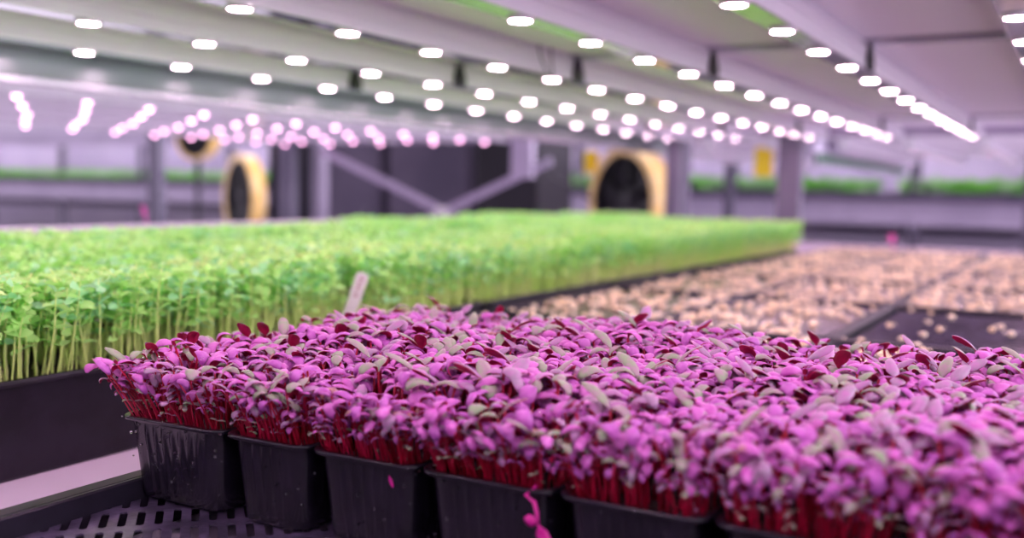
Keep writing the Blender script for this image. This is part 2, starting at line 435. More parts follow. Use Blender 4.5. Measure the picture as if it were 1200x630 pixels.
bv = [beet_variant(k, rv) for k in range(NV)]+[low_variant(k, rv) for k in range(6)]
def merged(st, leaves):
    m = MB(); m.add(st.v, st.f); m.m = list(st.m)
    for l in leaves:
        o = len(m.v); m.v += l.v; m.f += [tuple(i+o for i in f) for f in l.f]; m.m += l.m
    return m
bmerged = [merged(*x) for x in bv]
ZR = -.19      # punnet rim
ZSOIL = -.199
BX0, BX1, BY0, BY1 = .5715, .982, -.115, .681
pts = []
step = .0098
for iy in range(int((BY1-BY0)/step)+1):
    for ix in range(int((BX1-BX0)/step)+1):
        x = BX0+.002+ix*step+nr.uniform(-.3, .45)*step; y = BY0+iy*step+nr.uniform(-.45, .45)*step
        if nr.rand() < .03: continue
        pts.append((x, y))
for q in range(560):
    pts.append((BX0+abs(nr.normal(0, .008)), nr.uniform(BY0, BY1)))
for q in range(180):
    pts.append((nr.uniform(BX0, BX1), BY1-.005-abs(nr.normal(0, .008))))
nx_ = 740
pts = np.array(pts); ex = np.zeros(len(pts), bool); ex[-nx_:] = True
ok_ = (pts[:, 0] < BX1) & (pts[:, 1] < BY1-.004); ex = ex[ok_]; pts = pts[(pts[:, 0] < BX1) & (pts[:, 1] < BY1-.004)]
yb = [.686, .570, .4845, .388, .2835, .182, .080, -.022, -.124]
for q in range(len(pts)):        # keep roots inside the soil of their own punnet
    for e_ in yb:
        dy = pts[q, 1]-e_
        if abs(dy) < .0085: pts[q, 1] = e_+math.copysign(.0085+.004*nr.rand(), dy)
    for e_ in (.704, .8485):
        dx_ = pts[q, 0]-e_
        if abs(dx_) < .0085: pts[q, 0] = e_+math.copysign(.009, dx_)
    if pts[q, 0] < .576:         # rounded corners of the front tubs
        for e_ in yb:
            dy = pts[q, 1]-e_
            if abs(dy) < .015: pts[q, 1] = e_+math.copysign(.0155, dy)
pts[:, 0] = np.maximum(pts[:, 0], .5705)
n = len(pts)
which = nr.randint(0, NV, n)
edge = (pts[:, 0] < BX0+.03) | (pts[:, 1] > BY1-.03)
low = edge & (nr.rand(n) < .18); which[low] = NV+nr.randint(0, 6, low.sum())
gx = np.clip((BX0+.045-pts[:, 0])/.045, 0, 1); gy = np.clip((pts[:, 1]-(BY1-.05))/.05, 0, 1)
hv = .94+.10*np.sin(pts[:, 0]*21+1)*np.cos(pts[:, 1]*17)+nr.uniform(-.10, .10, n)
fr = np.clip(np.maximum(1-(pts[:, 0]-BX0)/.034, 1-(BY1-pts[:, 1])/.026), 0, 1)
sc = np.clip(hv*.975*(1-.56*np.sqrt(fr)*nr.rand(n)**.85), .45, 1.15); sc[low] *= 1.25
sc[ex] = nr.uniform(.36, .88, ex.sum())
gapd = np.min(np.abs(pts[:, 1][:, None]-np.array(yb)[None]), 1); gaps = np.array(yb)[np.argmin(np.abs(pts[:, 1][:, None]-np.array(yb)[None]), 1)]
lean = np.sign(gaps-pts[:, 1])*.26*np.clip(1-(gapd-.0085)/.010, 0, 1)*(gaps < .68)
tx = -.36*gx+nr.uniform(-.12, .12, n)+.15*np.clip((pts[:, 0]-BX1+.03)/.03, 0, 1)
ty = lean+.66*gy+nr.uniform(-.12, .12, n)
TB = trs(pts[:, 0], pts[:, 1], np.full(n, ZSOIL), nr.uniform(0, 2*PI, n), sc, tx, ty)
px, py, dd = to_px(TB[:, :3, 3]+TB[:, :3, 2]*.055)
vis = (px > 5) & (px < 1195) & (py < 625)
# the 300 nearest ones in view become seedlings of their own
score = np.where(vis & (dd > .3), dd, 99)
pick = np.zeros(n, bool); pick[np.argsort(score)[:300]] = True
stuff = scatter_mesh('beet_seedlings', bmerged, np.where(pick, -1, which), TB, BM)
tag(stuff, 'dense crowd of pink and purple arched beet seedlings filling the punnets behind the front ones', 'seedlings', kind='stuff')
vmesh = []
for st, leaves in bv:
    def me(mb, nm):
        o = mb.build(nm, BM, smooth=True); d = o.data; bpy.data.objects.remove(o); return d
    vmesh.append((me(st, 'seedling_stem'), [me(l, 'seedling_leaf') for l in leaves]))
for i in np.nonzero(pick)[0]:
    sm, lm = vmesh[which[i]]
    o = bpy.data.objects.new('beet_seedling', sm); COL.objects.link(o)
    o.matrix_world = Matrix([list(r) for r in TB[i]])
    if which[i] < NV: tag(o, 'single red-stemmed beet seedling with arched leaves in the crowd nearest the camera', 'seedling', 'beet seedlings nearest the camera')
    else: tag(o, 'short greenish beet seedling low down at the front rim of the punnets', 'seedling', 'short seedlings along the front rim')
    for l in lm:
        c = bpy.data.objects.new('leaf', l); COL.objects.link(c); c.parent = o

# ------------------------------------------------------------------ punnets
def punnet(y0, y1, x0, x1, label, zb=-.259, detail=True):
    root = empty('seedling_punnet', ((x0+x1)/2, (y0+y1)/2, zb)); tag(root, label, 'punnet', 'black punnets of beet seedlings')
    cx, cy = (x0+x1)/2, (y0+y1)/2; hx, hy = (x1-x0)/2, (y1-y0)/2
    def outline(inset, rad, rib=0., nside=40):
        a, b2 = hx-inset, hy-inset; out = []
        def seg(p, q, n, nx, ny, ribbed=True):
            for i in range(n):
                t = i/n; g = 0
                if rib and ribbed:
                    ln = math.dist(p, q); u = t*ln/.0092
                    g = rib*(.5+.5*math.cos(2*PI*u))**3*(1 if .04 < t < .96 else 0)
                out.append((cx+p[0]+(q[0]-p[0])*t+nx*g, cy+p[1]+(q[1]-p[1])*t+ny*g))
        def arc(ox, oy, a0):
            for i in range(6):
                t = a0+PI/2*i/6; out.append((cx+ox+rad*math.cos(t), cy+oy+rad*math.sin(t)))
        seg((-a+rad, -b2), (a-rad, -b2), nside, 0, -1); arc(a-rad, -b2+rad, -PI/2)
        seg((a, -b2+rad), (a, b2-rad), nside, 1, 0); arc(a-rad, b2-rad, 0)
        seg((a-rad, b2), (-a+rad, b2), nside, 0, 1); arc(-a+rad, b2-rad, PI/2)
        seg((-a, b2-rad), (-a, -b2+rad), nside*2, -1, 0); arc(-a+rad, -b2+rad, PI)
        return out
    H = ZR-zb
    lv = [(zb+.0005, .0150, .012, 0), (zb, .0130, .013, 0), (zb+.003, .0105, .014, 0), (zb+.010, .0098, .014, .0016), (zb+H*.5, .0078, .014, .0017), (ZR-.014, .0060, .014, .0016), (ZR-.008, .0056, .014, 0), (ZR-.0035, .0052, .014, 0)]
    b = MB(); b.loft([[(x, y, z) for x, y in outline(i, r, rb)] for z, i, r, rb in lv], 0, True, False)
    part(b, 'tub', M['black'], root, True)
    b = MB()
    lv = [(ZR-.0030, .0008, .014), (ZR-.0030, .0002, .0145), (ZR-.0008, 0, .0145), (ZR, .0006, .0143), (ZR, .0045, .013), (ZR-.001, .0052, .0125), (ZR-.012, .0062, .0125)]
    b.loft([[(x, y, z) for x, y in outline(i, r)] for z, i, r in lv], 0, False, False)
    part(b, 'rim', M['black'], root, True)
    b = MB(); b.loft([[(x, y, ZSOIL-.002) for x, y in outline(.0075, .012)], [(x, y, ZSOIL) for x, y in outline(.0066, .012)]], 0, True, True)
    part(b, 'growing_medium', M['soil'], root)
    return root
yb = [.686, .570, .4845, .388, .2835, .182, .080, -.022, -.124]
names = ['wet ribbed black punnet at the left end of the front row', 'second black punnet from the left end of the front row',
         'third front punnet from the left, with a magenta speck', 'fourth front punnet from the left, magenta seedling dangling over it',
         'fifth front punnet from the left, past the wide black gap', 'front punnet at the lower right, mostly below the picture',
         'front punnet beyond the lower right corner, overflowing with seedlings', 'front punnet outside the right end of the row']
rowsx = [(.560, .7035), (.7045, .8480), (.8490, .9925)]
for k in range(8):
    w = yb[k]-yb[k+1]
    punnet(yb[k+1]+.0008, yb[k]-.0008, *rowsx[0], names[k])
    for q in (1, 2):
        punnet(yb[k+1]+.0008, yb[k]-.0008, *rowsx[q], 'black punnet hidden beneath the pink leaves behind the front row')

# slotted black tray below the punnets: diagonal slots cut right through
def slotted_tray():
    x0, x1, y0, y1 = .33, 1.03, -.2, .668
    root = empty('slotted_tray', ((x0+x1)/2, (y0+y1)/2, ZS)); tag(root, 'dark grey slotted flat tray under the front punnets at the lower left', 'tray')
    a = math.radians(46); ca, sa = math.cos(a), math.sin(a)
    cu, cw = .046, .0135   # cell: u along the slot, w across
    b = MB(); hl, hw, n = .0180, .0031, 4
    zt, zl = -.2605, -.2618
    ctr = ((x0+x1)/2, (y0+y1)/2)
    vs = []; fs = []
    for iu in range(-22, 23):
        for iw in range(-42, 43):
            uc = iu*cu; wc = iw*cw
            X = ctr[0]+uc*ca-wc*sa; Y = ctr[1]+uc*sa+wc*ca
            if X < x0-.03 or X > x1+.03 or Y < y0-.03 or Y > y1+.03: continue
            slot = []
            for i in range(n+1):
                t = -PI/2+PI*i/n; slot.append((hl-hw+hw*math.cos(t), hw*math.sin(t)))
            for i in range(n+1):
                t = PI/2+PI*i/n; slot.append((-hl+hw+hw*math.cos(t), hw*math.sin(t)))
            rim = []
            for (u, w) in slot:
                k = min(cu/2/abs(u) if u else 9, cw/2/abs(w) if w else 9)
                rim.append((u*k, w*k))
            # pull ring points that are nearest to the cell corners onto them
            for cxn, cyn in ((cu/2, cw/2), (cu/2, -cw/2), (-cu/2, cw/2), (-cu/2, -cw/2)):
                j = min(range(len(rim)), key=lambda q: math.dist(rim[q], (cxn, cyn))); rim[j] = (cxn, cyn)
            o = len(vs); m_ = len(slot)
            for ring_, z in ((rim, zt), (slot, zt), (slot, zl), (rim, zl)):
                for (u, w) in ring_: vs.append((X+u*ca-w*sa, Y+u*sa+w*ca, z))
            for i in range(m_):
                j = (i+1) % m_
                fs.append((o+i, o+j, o+m_+j, o+m_+i)); fs.append((o+m_+i, o+m_+j, o+2*m_+j, o+2*m_+i)); fs.append((o+2*m_+i, o+2*m_+j, o+3*m_+j, o+3*m_+i))
    import bmesh
    bm = bmesh.new()
    bvs = [bm.verts.new(v) for v in vs]
    for f in fs:
        try: bm.faces.new([bvs[i] for i in f])
        except ValueError: pass
    for co, no in (((x0, 0, 0), (-1, 0, 0)), ((x1, 0, 0), (1, 0, 0)), ((0, y0, 0), (0, -1, 0)), ((0, y1, 0), (0, 1, 0))):
        bmesh.ops.bisect_plane(bm, geom=bm.verts[:]+bm.edges[:]+bm.faces[:], plane_co=co, plane_no=no, clear_outer=True)
    bmesh.ops.remove_doubles(bm, verts=bm.verts[:], dist=1e-5)
    me = bpy.data.meshes.new('slotted_floor'); bm.to_mesh(me); bm.free(); me.materials.append(M['grid'])
    o = bpy.data.objects.new('slotted_floor', me); COL.objects.link(o); o.parent = root; o.matrix_parent_inverse = Matrix.Translation(root.location).inverted()
    b = MB(); zt2 = -.243
    for (a0, a1, b0, b1) in ((x0-.006, x0, y0, y1), (x1, x1+.006, y0, y1), (x0-.006, x1+.006, y0-.006, y0), (x0-.006, x1+.006, y1, y1+.006)):
        b.bbox(a0, a1, b0, b1, ZS, zt2, .0015)
    b.box(x0-.006, x1+.006, y1+.006, y1+.020, zt2-.002, zt2)
    part(b, 'tray_wall', M['blackm'], root)
slotted_tray()

# ------------------------------------------------------------------ long flat trays (peas and seeds)
def flat_tray(x0, x1, y0, y1, zt, label, group, ribs=False, name='propagation_tray', medium=True, fill=.008):
    root = empty(name, ((x0+x1)/2, (y0+y1)/2, ZS)); tag(root, label, 'tray', group)
    def rr(i, z, r=.02):
        out = []
        for ox, oy, a0 in ((x1-i-r, y0+i+r, -PI/2), (x1-i-r, y1-i-r, 0), (x0+i+r, y1-i-r, PI/2), (x0+i+r, y0+i+r, PI)):
            for q in range(5): t = a0+PI/2*q/4; out.append((ox+r*math.cos(t), oy+r*math.sin(t), z))
        return out
    b = MB()
    b.loft([rr(.014, ZS), rr(.012, ZS+.003), rr(.006, zt-.012), rr(.0055, zt-.006), rr(.0008, zt-.006), rr(0, zt-.003), rr(.0008, zt), rr(.006, zt), rr(.009, zt-.004), rr(.012, ZS+.03)], 0, True, False)
    b.loft([rr(.012, ZS+.03), rr(.02, ZS+.028)], 0, False, True)
    part(b, 'tray_shell', M['blackm'], root, False)
    if ribs:
        b = MB(); k = x0+.03
        while k < x1-.03:
            b.bbox(k-.0035, k+.0035, y0+.02, y1-.02, zt-.022, zt-.007, .002); k += .036
        part(MB().box(x0+.02, x1-.02, y0+.02, y1-.02, zt-.026, zt-.022), 'tray_floor', M['black'], root)
        part(b, 'ribs', M['grid'], root)  # lighter rib colour stands in for glints on the black plastic
    if medium:
        b = MB(); b.loft([rr(.011, ZS+.03), rr(.0105, zt-fill)], 0, True, True)
        part(b, 'growing_medium', M['wetmat'] if fill < .008 else M['soil'], root)
    return root
PX0, PX1, PY0, PY1 = .40, 3.64, .878, 1.772
px_lab = ['beneath the stems at the left edge', 'behind the white plant label', 'second to the right of the white plant label', 'middle one of the row beside the seed trays', 'last but one toward the far end', 'at the far right corner of the green block']
for k in range(6):
    x0 = PX0+.54*k
    flat_tray(x0+.001, x0+.539, PY0, PY0+.28, -.190, 'black tray full of pea shoots, %s' % px_lab[k], 'black trays under the pea shoots')

# ------------------------------------------------------------------ pea shoots
PM = [M['peastem'], M['pealeaf'], M['pealeaf2']]
def pea_leaf(mb, P, az, el, L, W, roll, mi):
    P = Vector(P); t = Vector((math.cos(az)*math.cos(el), math.sin(az)*math.cos(el), math.sin(el)))
    s = t.cross(Vector((0, 0, 1))).normalized(); nn = s.cross(t); s2 = s*math.cos(roll)+nn*math.sin(roll); n2 = s2.cross(t)
    rows = [(0, .12), (.22, .75), (.55, 1.), (.85, .6), (1.0, .1)]
    vs = []
    for u, w in rows:
        droop = -n2*0-Vector((0, 0, 1))*(L*.22*u*u)
        c = P+t*(L*u)+droop
        vs += [tuple(c-s2*(W/2*w)+n2*(W*.16*w)), tuple(c), tuple(c+s2*(W/2*w)+n2*(W*.16*w))]
    fs = []
    for i in range(len(rows)-1):
        for k in range(2): a = i*3+k; fs.append((a, a+1, a+4, a+3))
    mb.add(vs, fs, mi)
def pea_variant(k, r, stem=True):
    h = .100; st = MB(); lf = MB(); bx, by = r.uniform(-.012, .012), r.uniform(-.012, .012)
    f = lambda t: (bx*t*t+.002*math.sin(5*t+k), by*t*t+.002*math.cos(4*t+k), h*t)
    st.tube([f(t) for t in (0, .3, .6, .85, 1)], [.0013, .0012, .0011, .0009, .0006], 4, 0, False)
    for j, t in enumerate(((.40, .60, .74, .84, .93, 1.0) if k % 2 else (.58, .72, .84, .93, 1.0))):
        az = r.uniform(0, 6.3); mi = 1 if r.random() < .65 else 2
        for s in (0, 1):
            pea_leaf(lf, f(t), az+s*PI+r.uniform(-.4, .4), r.uniform(-.1, .9), r.uniform(.013, .021)*(1.1-.35*(t > .95)), r.uniform(.0095, .014), r.uniform(-.9, .9), mi)
    if r.random() < .6:     # tendril
        a = r.uniform(0, 6.3); p = f(.98); st.tube([p, (p[0]+.006*math.cos(a), p[1]+.006*math.sin(a), p[2]+.008), (p[0]+.013*math.cos(a), p[1]+.013*math.sin(a), p[2]+.010), (p[0]+.015*math.cos(a+.3), p[1]+.015*math.sin(a+.3), p[2]+.004)], .0005, 3, 0, False)
    return st, lf
rp = random.Random(5)
pv = [pea_variant(k, rp) for k in range(16)]
full = []
for st, lf in pv:
    m_ = MB(); m_.add(st.v, st.f); m_.m = [0]*len(st.f); o = len(m_.v); m_.v += lf.v; m_.f += [tuple(i+o for i in f) for f in lf.f]; m_.m += lf.m; full.append(m_)
tops = [lf for st, lf in pv]
P = []
st_ = .0118
for x in np.arange(PX0+.01, PX1-.006, st_):
    for y in np.arange(PY0+.010, PY1, st_):
        P.append((x+nr.uniform(-.5, .5)*st_, y+nr.uniform(-.5, .5)*st_))
P = np.array(P)
P = P[~((abs(P[:, 0]-1.118) < .022) & (P[:, 1] < .905))]
P = P[~((P[:, 1] > 1.60) & (P[:, 0] < 2.05+.3*nr.rand(len(P))))]
n = len(P); w = nr.randint(0, 16, n)
near = (P[:, 1] < PY0+.13) | (P[:, 0] > PX1-.10) | (P[:, 0] < PX0+.1)
sc = .90+.10*np.sin(P[:, 0]*7.3+2)*np.cos(P[:, 1]*9.1)*.6+nr.uniform(-.10, .10, n)+.08*(P[:, 1] > 1.40)+.04*(P[:, 0] > 2.2)
e = np.clip((PY0+.03-P[:, 1])/.03, 0, 1)
TP = trs(P[:, 0], P[:, 1], np.full(n, -.197), nr.uniform(0, 2*PI, n), sc, nr.uniform(-.13, .13, n), nr.uniform(-.13, .13, n)-.10*e)
px, py, dd = to_px(TP[:, :3, 3]+TP[:, :3, 2]*.07)
vis = (px > 5) & (px < 1195) & near & (P[:, 1] < PY0+.06)
score = np.where(vis, dd, 99); pick = np.zeros(n, bool); pick[np.argsort(score)[:300]] = True
allv = full+tops
ww = np.where(near, w, w+16); ww = np.where(pick, -1, ww)
o = scatter_mesh('pea_shoots', allv, ww, TP, PM)
tag(o, 'deep bright green block of pea shoots behind the pink seedlings', 'pea shoots', kind='stuff')
pm = []
for st, lf in pv:
    def me2(mb, nm):
        o = mb.build(nm, PM, smooth=True); d = o.data; bpy.data.objects.remove(o); return d
    pm.append((me2(st, 'pea_stem'), me2(lf, 'pea_foliage')))
for i in np.nonzero(pick)[0]:
    o = bpy.data.objects.new('pea_shoot', pm[w[i]][0]); COL.objects.link(o); o.matrix_world = Matrix([list(r) for r in TP[i]])
    tag(o, 'pale-stemmed green pea shoot at the near left edge of the green block', 'pea shoot', 'pea shoots along the near edge')
    c = bpy.data.objects.new('foliage', pm[w[i]][1]); COL.objects.link(c); c.parent = o

# ------------------------------------------------------------------ seed trays
ZT = -.202
rowY = [.873, .593, .313, .033, -.247]; colX = [1.02, 1.48, 2.02, 2.56, 3.10, 3.64, 4.18]
yl = ['beside the pea shoots', 'second row over', 'third row over', 'outer row']
xl = ['just behind the pink seedlings', 'second back', 'third back', 'fourth back', 'last but one', 'at the far bench end']
SP = []; seedtray = []
for i in range(6):
    for j in range(4):
        x0, x1, y1, y0 = colX[i], colX[i+1], rowY[j], rowY[j+1]
        if i == 5 and j == 0: pass
        ribbed = (i == 1 and j in (2, 3)) or (i == 0 and j == 3)
        flat_tray(x0+.001, x1-.001, y0+.001, y1-.001, ZT,
                  ('empty ribbed black tray, %s, %s' if ribbed else 'black tray of pale sprouting seeds, %s, %s') % (yl[j], xl[i]),
                  'black seed trays', ribs=ribbed, medium=not ribbed, fill=.007)
        dens = 140 if ribbed else 1550*nr.uniform(.75, 1.15)*(1.0 if i < 5 else .7)
        k = int(dens*(x1-x0-.05)*(y1-y0-.04))
        xx = nr.uniform(x0+.012, x1-.012, k*3); yy = nr.uniform(y0+.012, y1-.012, k*3)
        cl = np.sin(xx*47+j*2)*np.cos(yy*53+i)+.6*np.sin(xx*91+yy*70+i+j)
        keep = cl > np.percentile(cl, 52 if i > 0 else 50); xx, yy = xx[keep], yy[keep]; xx, yy = xx[:k], yy[:k]
        SP.append(np.stack([xx, yy], 1))
# drop seeds that would sink into each other
SP = np.concatenate(SP); grid = {}; keep = []
for i, (x, y) in enumerate(SP):
    g = (int(x/.0092), int(y/.0092)); ok = True
    for a in (-1, 0, 1):
        for b_ in (-1, 0, 1):
            for q in grid.get((g[0]+a, g[1]+b_), ()):
                if (SP[q][0]-x)**2+(SP[q][1]-y)**2 < .0090**2: ok = False
    if ok: grid.setdefault(g, []).append(i); keep.append(i)
SP = SP[keep]
def seed_variant(r):
    import bmesh
    bm = bmesh.new(); bmesh.ops.create_icosphere(bm, subdivisions=2 if False else 1, radius=.0047)
    mb = MB(); vs = []
    for v in bm.verts:
        c = v.co*(1+r.uniform(-.05, .08)); vs.append((c.x*1.06, c.y, c.z*.92+.0035))
    for i, f in enumerate(bm.verts): f.index = i
    mb.add(vs, [tuple(v.index for v in f.verts) for f in bm.faces], 0); bm.free()
    a = r.uniform(0, 6.3); q = MB()
    q.tube([(.004*math.cos(a), .004*math.sin(a), .004), (.0075*math.cos(a), .0075*math.sin(a), .0058), (.010*math.cos(a+.2), .010*math.sin(a+.2), .0025)], [.0012, .0011, .0005], 4, 0)
    return mb, q
rs_ = random.Random(3); sv = []
for k in range(6):
    mb, q = seed_variant(rs_); m_ = MB(); m_.add(mb.v, mb.f, k % 2); m_.add(q.v, q.f, 1); sv.append((m_, mb, q, k % 2))
n = len(SP); w = nr.randint(0, 6, n)
TS = trs(SP[:, 0], SP[:, 1], np.full(n, ZT-.007), nr.uniform(0, 2*PI, n), nr.uniform(.9, 1.3, n))
px, py, dd = to_px(TS[:, :3, 3]); vis = (px > 400) & (px < 1195) & (SP[:, 0] > 1.30)
score = np.where(vis, dd, 99); pick = np.zeros(n, bool); pick[np.argsort(score)[:300]] = True
SM = [M['seed'], M['seed2']]
o = scatter_mesh('sprouting_seeds', [s[0] for s in sv], np.where(pick, -1, w), TS, SM)
tag(o, 'many pale sprouting seeds scattered over the black trays at the middle right', 'seeds', kind='stuff')
sme = []
for m_, mb, q, mi in sv:
    o1 = mb.build('seed', SM[mi], smooth=True); o2 = q.build('root_tip', SM[1], smooth=True); sme.append((o1.data, o2.data)); bpy.data.objects.remove(o1); bpy.data.objects.remove(o2)
for i in np.nonzero(pick)[0]:
    o = bpy.data.objects.new('sprouting_seed', sme[w[i]][0]); COL.objects.link(o); o.matrix_world = Matrix([list(r) for r in TS[i]])
    tag(o, 'round pale sprouting seed on the black tray just behind the pink seedlings', 'seed', 'sprouting seeds nearest the camera')
    c = bpy.data.objects.new('root_tip', sme[w[i]][1]); COL.objects.link(c); c.parent = o

# ------------------------------------------------------------------ plant labels
def plant_label(base, h, w, lean, rz, label, m_, ink=True, name='plant_label'):
    root = empty(name, base, rz); tag(root, label, 'label')
    b = MB(); t = .0006
    out = [(-w*.10, 0), (w*.10, 0), (w/2, h*.22), (w/2, h*.96), (w*.40, h), (-w*.40, h), (-w/2, h*.96), (-w/2, h*.22)]
    b.loft([[(x, -t, z) for x, z in out], [(x, t, z) for x, z in out]])
    o = b.build('tag_blade', m_, root)
    o.rotation_euler = (lean[0], lean[1], 0)
    if ink:
        c = MB(); yk = -t-.0002
        def stroke(p, q, th=.0011):
            p, q = Vector((p[0], yk, p[1])), Vector((q[0], yk, q[1])); c.bar(p, q, th, .0003, up=(0, 1, 0))
        z = h*.95
        # hand-written word running down the tag, letters turned on their side
        stroke((-.0024, z-.0020), (.0026, z-.0024), .0012); stroke((-.0020, z-.0044), (.0022, z-.0050), .0012); stroke((.0026, z-.0024), (.0022, z-.0050), .0012); stroke((0, z-.002), (.0002, z-.0048), .0012)
        for k in range(3):
            zz = z-.0085-.0050*k
            stroke((-.0016, zz), (.0014, zz-.0004)); stroke((.0014, zz-.0004), (.0012, zz-.0028)); stroke((-.0016, zz), (-.0014, zz-.0030)); 
        zz = z-.026
        stroke((-.0018, zz), (.0016, zz)); stroke((.0016, zz), (.0018, zz-.003)); stroke((-.0018, zz-.0035), (.0018, zz-.003)); stroke((-.0018, zz-.0035), (-.0018, zz))
        k_ = c.build('writing', M['ink'], o)
    return root
plant_label((1.105, .8865, -.197), .083, .0172, (.04, .33), YAW-PI/2+.0, 'tilted white plant label with faded handwriting, at the pea tray edge behind the pink seedlings', M['white'])
def pink_tag(px_, py_, X, h, w, label):
    p = atX(px_, py_, X); r = empty('pink_marker_tag', p, YAW-PI/2); tag(r, label, 'label')
    b = MB(); b.bbox(-.002, .002, -.0015, .0015, -h*1.6, 0, .0004); b.build('stake', M['pinktag'], r).rotation_euler = (0, -.25, 0)
    c = MB(); c.bbox(-w/2, w/2, -.0008, .0008, 0, h, .0003); c.build('flag', M['pinktag'], r).rotation_euler = (0, -.25, 0)
pink_tag(170, 252, 1.86, .026, .010, 'pink marker tag at the far left on the back rail')
pink_tag(194, 275, 1.72, .014, .012, 'small red-pink marker tag just right of the far left rail')
pink_tag(1046, 284, 4.0, .030, .022, 'magenta marker tag at the far right end of the seed trays')
pink_tag(928, 290, 3.9, .02, .012, 'tiny magenta marker tag beside the far corner of the pea shoots')

# ------------------------------------------------------------------ seedling dangling over the rim, and a fallen leaf
def at_plane_x(px_, py_, X=.5585): return atX(px_, py_, X)
root = empty('dangling_seedling', at_plane_x(626, 570)); tag(root, 'magenta seedling hanging upside down over the rim of the fourth front punnet', 'seedling')
path = [at_plane_x(629, 569, .566), at_plane_x(616, 580), at_plane_x(626, 588, .5545), at_plane_x(629, 600, .553), at_plane_x(630, 613, .5525)]
b = MB(); b.tube(path, [.0010, .0011, .0013, .0013, .0012], 6); part(b, 'stem', M['magenta'], root, True)
for q in (0, 1):
    b = MB()
    if q == 0: leaf(b, (0, 0, 0), 0, .020, .0085, .1, -.2, 0, under=0)
    else: leaf(b, (0, 0, 0), 0, .011, .0075, .1, -.5, 0, under=0)
    o = b.build('leaf', M['magenta'], smooth=True); p = path[-1]; o.parent = root
    o.location = Vector(p)-root.location
    if q == 0: o.rotation_euler = (PI/2, 1.15, -PI/2+.15)
    else: o.rotation_euler = (PI/2, PI+.05, -PI/2)
b = MB(); leaf(b, (0, 0, 0), 0, .0085, .003, .2, -.3, 0, under=0)
o = b.build('fallen_leaf', M['magenta'], smooth=True); o.location = at_plane_x(456, 557, .5655); o.rotation_euler = (PI/2, 1.2, -PI/2)
tag(o, 'tiny dark magenta leaf stuck to the ribs of the third front punnet', 'leaf')

# ------------------------------------------------------------------ water beads
import bmesh
bm = bmesh.new(); bmesh.ops.create_icosphere(bm, subdivisions=2, radius=1)
db = MB(); vv = [tuple(v.co) for v in bm.verts]
for i, v in enumerate(bm.verts): v.index = i
db.add(vv, [tuple(v.index for v in f.verts) for f in bm.faces]); bm.free()
T = []
for k in range(90):
    y = nr.uniform(.10, .675) if k > 40 else nr.uniform(.575, .675); z = nr.uniform(-.245, -.192)
    T.append((.5600+.0045+(-.192-z)*.06, y, z, nr.uniform(.0005, .0013)))
for k in range(70):
    T.append((.5604, nr.uniform(.1, .68), ZR-.001, nr.uniform(.0004, .0008)))
T = np.array(T); TT = trs(T[:, 0], T[:, 1], T[:, 2], np.zeros(len(T)), T[:, 3])
o = scatter_mesh('water_drops', [db], np.zeros(len(T), int), TT, [M['water']])
tag(o, 'clear water beads clinging to the black fronts and rims of the punnets', 'water drops', kind='stuff')
# beads on the upper leaves
idx = nr.randint(0, len(pts), 420); T = np.stack([pts[idx, 0]+nr.uniform(-.006, .006, 420), pts[idx, 1]+nr.uniform(-.006, .006, 420), nr.uniform(-.150, -.136, 420), nr.uniform(.0004, .0010, 420)], 1)
o = scatter_mesh('dew_drops', [db], np.zeros(len(T), int), trs(T[:, 0], T[:, 1], T[:, 2], np.zeros(len(T)), T[:, 3]), [M['water']])
tag(o, 'tiny dew drops resting among the pink leaves', 'dew', kind='stuff')

# ------------------------------------------------------------------ fans
def fan(center, heading, R, depth, label, stand=True):
    root = empty('drum_fan', (center[0], center[1], -1.2)); root.rotation_euler = (0, 0, heading); tag(root, label, 'fan', 'drum fans behind the racks')
    cz = center[2]+1.2
    n = 48
    def ring(r, x): return [(x, r*math.cos(2*PI*k/n), cz+r*math.sin(2*PI*k/n)) for k in range(n)]
    b = MB()
    b.loft([ring(R*.95, -depth), ring(R, -depth), ring(R, -.01), ring(R*1.02, 0), ring(R*1.02, .012), ring(R*.97, .015), ring(R*.85, .004)], 0, False, False)
    b.loft([ring(R*.85, .004), ring(R*.87, -.02), ring(R*.95, -depth)], 1, False, False)  # inner wall coloured dark to stand in for shade inside the drum
    b.build('drum', [M['fan'], M['dark']], root, True)
    b = MB()
    for rr in np.linspace(.2, .95, 9):
        pr = ring(R*rr, .006); b.tube(pr+[pr[0]], .0022, 4, 0, False)
    for k in range(16):
        a = 2*PI*k/16; b.tube([(.006, R*.18*math.cos(a), cz+R*.18*math.sin(a)), (.006, R*.95*math.cos(a), cz+R*.95*math.sin(a))], .0018, 4)
    b.build('grille', M['dark'], root)
    b = MB(); b.loft([ring(.001, -.02), ring(R*.2, -.02), ring(R*.24, -.05), ring(R*.24, -depth*.95), ring(.001, -depth)], 0, False, False); b.build('motor', M['dark'], root, True)
    b = MB()
    for k in range(6):
        a = 2*PI*k/6; rs = []
        for rr in (.22, .5, .88):
            pts_ = []
            for da, xx in ((-.50, -.035), (.50, -depth*.8), (.50, -depth*.8-.004), (-.50, -.039)):
                pts_.append((xx, R*rr*math.cos(a+da), cz+R*rr*math.sin(a+da)))
            rs.append(pts_)
        b.loft(rs)
    b.build('fan_blades', M['dark'], root)
    b = MB(); b.tube([(-depth/2, 0, 0), (-depth/2, 0, cz-R*1.0)], .025, 10); b.box(-depth/2-.2, -depth/2+.2, -.2, .2, 0, .03)
    b.build('stand', M['dark'], root)
    b = MB(); b.loft([ring(.001, -depth*.97), ring(R*.94, -depth*.97), ring(R*.94, -depth*.93), ring(.001, -depth*.93)], 0, False, False)
    b.build('dark_backing', M['dark'], root, True)  # solid dark disc added so the drum interior looks shaded
    return root
c1 = atX(729, 236, 5.5)
hd = math.atan2(c1.y, c1.x)
